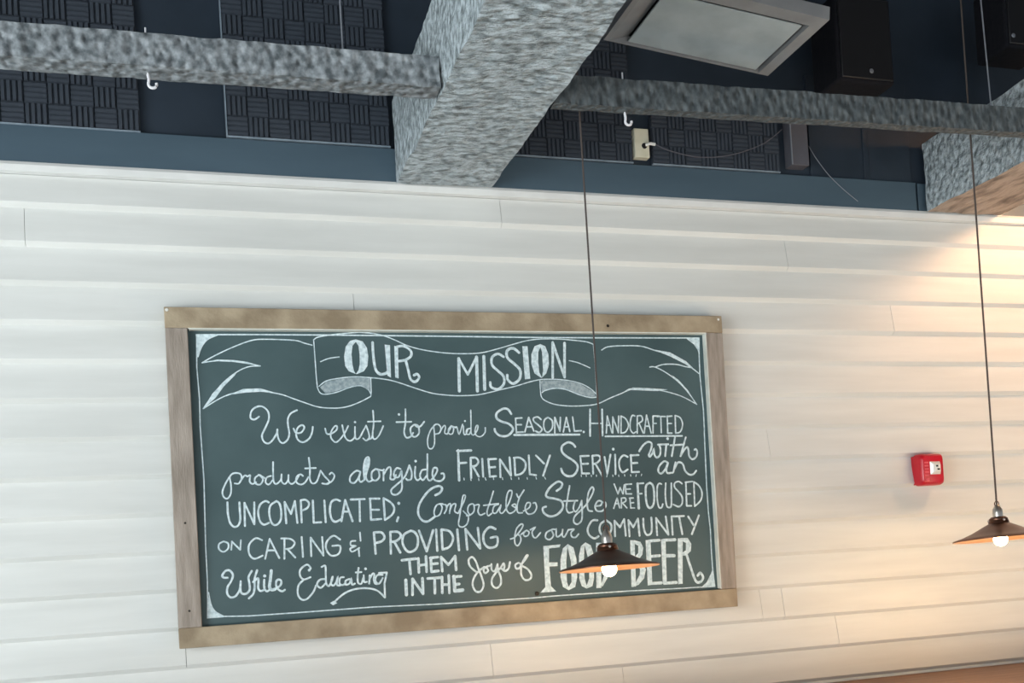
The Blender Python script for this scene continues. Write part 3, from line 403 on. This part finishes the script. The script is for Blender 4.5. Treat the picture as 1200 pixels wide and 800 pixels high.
b.add([(x, -.0535, z) for x, z in q] + [(x, -.0535, z) for x, z in q2] + [(x, -.0275, z) for x, z in q2] + [(x, -.0275, z) for x, z in q],
      [(k, (k + 1) % 4, 4 + (k + 1) % 4, 4 + k) for k in (0, 1)] + [(4 + k, 4 + (k + 1) % 4, 8 + (k + 1) % 4, 8 + k) for k in (0, 1)])
b.build('lit_inner_lip', M_frame_in, cb)
b = MB(); x0, z0 = Q(-.02, -1.66); x1, z1 = Q(2.09, -.53); b.box(x0, x1, -.027, -.004, z0, z1); b.build('slate', M_slate, cb)
for (x, z), m_, r in [((-.050, -.503), M_screw, .006), ((2.116, -.505), M_screw, .005), ((-.028, -1.255), M_nail, .004), ((-.030, -1.563), M_nail, .004), ((1.62, -.538), M_nail, .006)]:
    b = MB(); qx, qz = Q(x, z); b.lathe([(0, .002), (r * .8, .0018), (r, 0)], 12, Matrix.Translation((qx, -.055, qz)) @ Matrix.Rotation(math.radians(90), 4, 'X')); b.build('nail_head', m_, cb, smooth=True)
b = MB(); qx, qz = Q(1.262, -1.585); b.lathe([(0, .006), (.008, .004), (.009, 0)], 14, Matrix.Translation((qx, -.027, qz)) @ Matrix.Rotation(math.radians(90), 4, 'X')); b.build('magnet', M_nail, cb, smooth=True)

def spline(P):
    if len(P) < 3: return P
    out = []; P = [P[0]] + P + [P[-1]]
    for i in range(1, len(P) - 2):
        a, b_, c, d = P[i - 1], P[i], P[i + 1], P[i + 2]
        for s in range(5):
            u = s / 5; out.append(.5 * ((2 * b_) + (c - a) * u + (2 * a - 5 * b_ + 4 * c - d) * u * u + (3 * b_ - a - 3 * c + d) * u ** 3))
    return out + [P[-2]]
lift = [0]
def stroke(mb, P, w_):
    lift[0] = (lift[0] + 1) % 13; y = -.0277 - lift[0] * .0001; h = w_ / 2; n = len(P)
    L_, R = [], []
    for i, p in enumerate(P):
        t0 = (P[i] - P[i - 1]).normalized() if i else (P[1] - P[0]).normalized()
        t1 = (P[i + 1] - P[i]).normalized() if i < n - 1 else t0
        t = (t0 + t1); t = t.normalized() if t.length > .3 else t1
        k = h / max(.5, t.dot(t1)); jit = 1 + .16 * noise.noise(Vector((p.x * 60, p.y * 60, w_)))
        nrm = Vector((-t.y, t.x)) * k * jit; L_.append(p + nrm); R.append(p - nrm)
    def cap(p, t):
        a0 = math.atan2(t.y, t.x); return [p + Vector((math.cos(a0 + q), math.sin(a0 + q))) * h for q in (math.radians(-50), 0, math.radians(50))]
    e1 = cap(P[-1], (P[-1] - P[-2])); e0 = cap(P[0], (P[0] - P[1]))
    vs = L_ + R + e1 + e0
    fs = [(i, i + 1, n + i + 1, n + i) for i in range(n - 1)]
    fs += [(n - 1, 2 * n - 1, 2 * n, 2 * n + 1, 2 * n + 2)[::-1], (n, 0, 2 * n + 3, 2 * n + 4, 2 * n + 5)[::-1]]
    ys = [y - i * 8e-6 for i in range(n)] * 2 + [y - (n + 1) * 8e-6] * 3 + [y + 8e-6] * 3      # later chalk lies over earlier chalk
    mb.add([(v.x, yy, v.y) for v, yy in zip(vs, ys)], fs)
def disc(mb, p, r): lift[0] = (lift[0] + 1) % 13; y = -.0277 - lift[0] * .0001; mb.add([(p.x + r * math.cos(k * .524), y, p.y + r * math.sin(k * .524)) for k in range(12)], [tuple(range(12))])
def fill(mb, P):
    lift[0] = (lift[0] + 1) % 13; y = -.0277 - lift[0] * .0001
    tris = geometry.tessellate_polygon([[Vector((p.x, p.y, 0)) for p in P]])
    mb.add([(p.x, y, p.y) for p in P], [tuple(t) for t in tris])
for word, data in CHALK.items():
    mb = MB()
    for s in data.split('|'):
        t = s.split(); k = t[0][0]; wd = int(t[0][1:]) * 1e-4; v = [int(c) * 1e-4 for c in t[1:]]
        P = [Vector(Q(v[i], v[i + 1])) for i in range(0, len(v), 2)]
        if k == 's': stroke(mb, spline(P), wd)
        elif k == 'l':
            for i in range(len(P) - 1):
                stroke(mb, [P[i], (P[i] + P[i + 1]) / 2, P[i + 1]], wd)
        elif k == 'o': disc(mb, P[0], wd * .75)
        elif k == 'f': fill(mb, P)
        elif k == 'd': mb2 = MB(); fill(mb2, P); mb2.build('chalk_shading', M_chalk2, cb)
    nm = 'chalk_border' if word == 'border' else 'chalk_banner' if word == 'banner' else 'chalk_word'
    o = mb.build(nm, M_chalk, cb)

# ---------------------------------------------------------------- fire alarm
fx, fz = 3.126, Z0 - 1.155
t = thing('fire_alarm', 'red wall-mounted fire alarm strobe on the white boarding', 'fire alarm', (fx, 0, fz))
b = MB(); b.box(-.056, .056, -.014, .016, -.064, .064); b.build('back_box', M_red, t, bevel=.004)
b = MB()
hw, hh = .062, .070; pr = [(1.0, 0), (1.0, -.030), (.95, -.044), (.84, -.052)]
def rr(s, y, r=.018, n=5):
    out = []
    for cx, cz, a0 in ((hw * s - r, hh * s - r, 0), (-hw * s + r, hh * s - r, 90), (-hw * s + r, -hh * s + r, 180), (hw * s - r, -hh * s + r, 270)):
        for k in range(n + 1):
            a = math.radians(a0 + 90 * k / n); out.append((cx + r * math.cos(a), y - .008, cz + r * math.sin(a)))
    return out
vs = []; [vs.extend(rr(s, y)) for s, y in pr]; n = 24
fs = [(i * n + k, i * n + (k + 1) % n, (i + 1) * n + (k + 1) % n, (i + 1) * n + k) for i in range(len(pr) - 1) for k in range(n)] + [tuple(range((len(pr) - 1) * n, len(pr) * n)), tuple(range(n))]
b.add(vs, fs); b.build('cover', M_red, t, smooth=True)
b = MB()
for k in range(5): b.box(-.046, -.026, -.063, -.059, -.030 + k * .014, -.023 + k * .014)
b.box(-.044, -.026, -.064, -.059, -.052, -.040)
b.build('horn_grille', M_pink, t, bevel=.001)
b = MB(); q = [(-.018, -.024), (.036, -.024), (.036, .034), (-.018, .034)]; q2 = [(-.004, -.010), (.024, -.010), (.024, .020), (-.004, .020)]
b.add([(x, -.060, z) for x, z in q] + [(x, -.078, z) for x, z in q2], [(0, 1, 2, 3), (4, 5, 6, 7)] + [(k, (k + 1) % 4, 4 + (k + 1) % 4, 4 + k) for k in range(4)])
ln_ = b.build('strobe_lens', M_lens, t, bevel=.001)
b = MB(); b.box(.000, .010, -.080, -.078, .008, .016); b.box(.006, .018, -.080, -.078, -.006, .001); b.build('flash_tube', M_black, ln_)

# ---------------------------------------------------------------- pendant lamps
def pendant(x, y, zr, r, label, power):
    t = thing('pendant_lamp', label, 'lamp', (x, y, Z0 + zr), (0, 0, 0), 'shallow bronze pendant lamps along the wall')
    T = Matrix.Translation((0, 0, .13)) @ Matrix.Rotation(math.radians(-3.2), 4, 'X') @ Matrix.Translation((0, 0, -.13))      # hangs a little askew
    b = MB(); k = r / .172
    out = [(.030, .075), (.036, .068), (.038, .058), (.062, .046), (.100, .026), (.138, .011), (.168, .003), (.172, .0)]
    out = [(a * k, z) for a, z in out]
    b.lathe(out + [(.172 * k, -.003), (.168 * k, -.002)], 48, T); sh = b.build('shade', M_shade, t, smooth=True)
    b = MB(); b.lathe([(a * k - .002, z - .003) for a, z in out[2:]], 48, T); b.build('shade_lining', M_shade_in, sh, smooth=True)
    b = MB(); b.lathe([(0, .084), (.026, .083), (.034, .076), (.034, .064), (.028, .060)], 32, T); cl = b.build('collar', M_shade, t, smooth=True)
    for q in range(3):
        a = math.radians(20 + 120 * q); b = MB(); b.lathe([(0, .006), (.004, .005), (.005, 0)], 10, T @ Matrix.Translation((.034 * math.cos(a), .034 * math.sin(a), .070)) @ Matrix.Rotation(a, 4, 'Z') @ Matrix.Rotation(math.radians(90), 4, 'Y')); b.build('set_screw', M_nickel, cl, smooth=True)
    b = MB(); b.lathe([(.018, .082), (.019, .100), (.017, .112), (.012, .122), (.006, .130), (.0, .132)], 24, T); b.build('socket', M_nickel, t, smooth=True)
    b = MB(); pts = [(.008 * math.cos(a) if 0 else .010 * math.cos(a), 0, .134 + .010 * math.sin(a)) for a in [math.radians(30 * j) for j in range(12)]]
    b.tube(pts + [pts[0]], .002, 6); b.build('loop', M_shade, t, smooth=True)
    b = MB(); b.tube([(0, 0, .13), (0, 0, 1.27 - zr)], .0034, 8); b.build('cord', M_cord, t, smooth=True)
    b = MB(); b.lathe([(0, 1.24 - zr), (.05, 1.25 - zr), (.06, 1.279 - zr)], 24); b.build('ceiling_rose', M_shade, t, smooth=True)
    bp = []
    for j in range(13):
        a = math.pi * j / 12; bp.append((max(.0005, .026 * math.sin(a)), -.004 - .026 * math.cos(a)))
    bp = bp[:9] + [(.014, .030), (.013, .056)]
    b = MB(); b.lathe(bp, 24, T); b.build('bulb', M_bulb, t, smooth=True)
    l = bpy.data.lights.new('bulb_light', 'POINT'); l.energy = power; l.color = (1.0, .62, .26); l.shadow_soft_size = .03
    o = bpy.data.objects.new('bulb_light', l); COL.objects.link(o); o.parent = t; o.location = T @ Vector((0, 0, -.058))
pendant(1.331, -.60, -1.503, .171, 'lit bronze pendant lamp hanging in front of the chalkboard lettering', 4)
pendant(2.957, -.60, -1.482, .171, 'lit bronze pendant lamp near the right edge, right of the red fire alarm', 4)

# warm spotlight hung right of the right-hand beam, just outside the photograph
t = thing('spotlight', 'small black can spotlight hung beyond the right-hand beam', 'spotlight', WARM_SPOT)
b = MB(); b.lathe([(.0, .17), (.045, .165), (.05, .15), (.052, .03), (.050, .03), (.048, .14)], 24, Matrix.Rotation(math.radians(150), 4, 'Y') @ Matrix.Translation((0, 0, -.20)) @ Matrix.Rotation(math.pi, 4, 'X') @ Matrix.Translation((0, 0, -.2)))
b.v = [v for v in b.v]; cn = b.build('can', M_black, t, smooth=True)
b = MB(); b.tube([(0.02, .0, .10), (0.02, 0, .92)], .008, 8); b.build('stem', M_black, t)
l = bpy.data.lights.new('spot_bulb', 'SPOT'); l.energy = 72; l.color = (1.0, .56, .29); l.spot_size = math.radians(112); l.spot_blend = .35; l.shadow_soft_size = .15
o = bpy.data.objects.new('spot_bulb', l); COL.objects.link(o); o.parent = t
o.rotation_euler = Vector((-.5, .5, -.75)).to_track_quat('-Z', 'Y').to_euler()
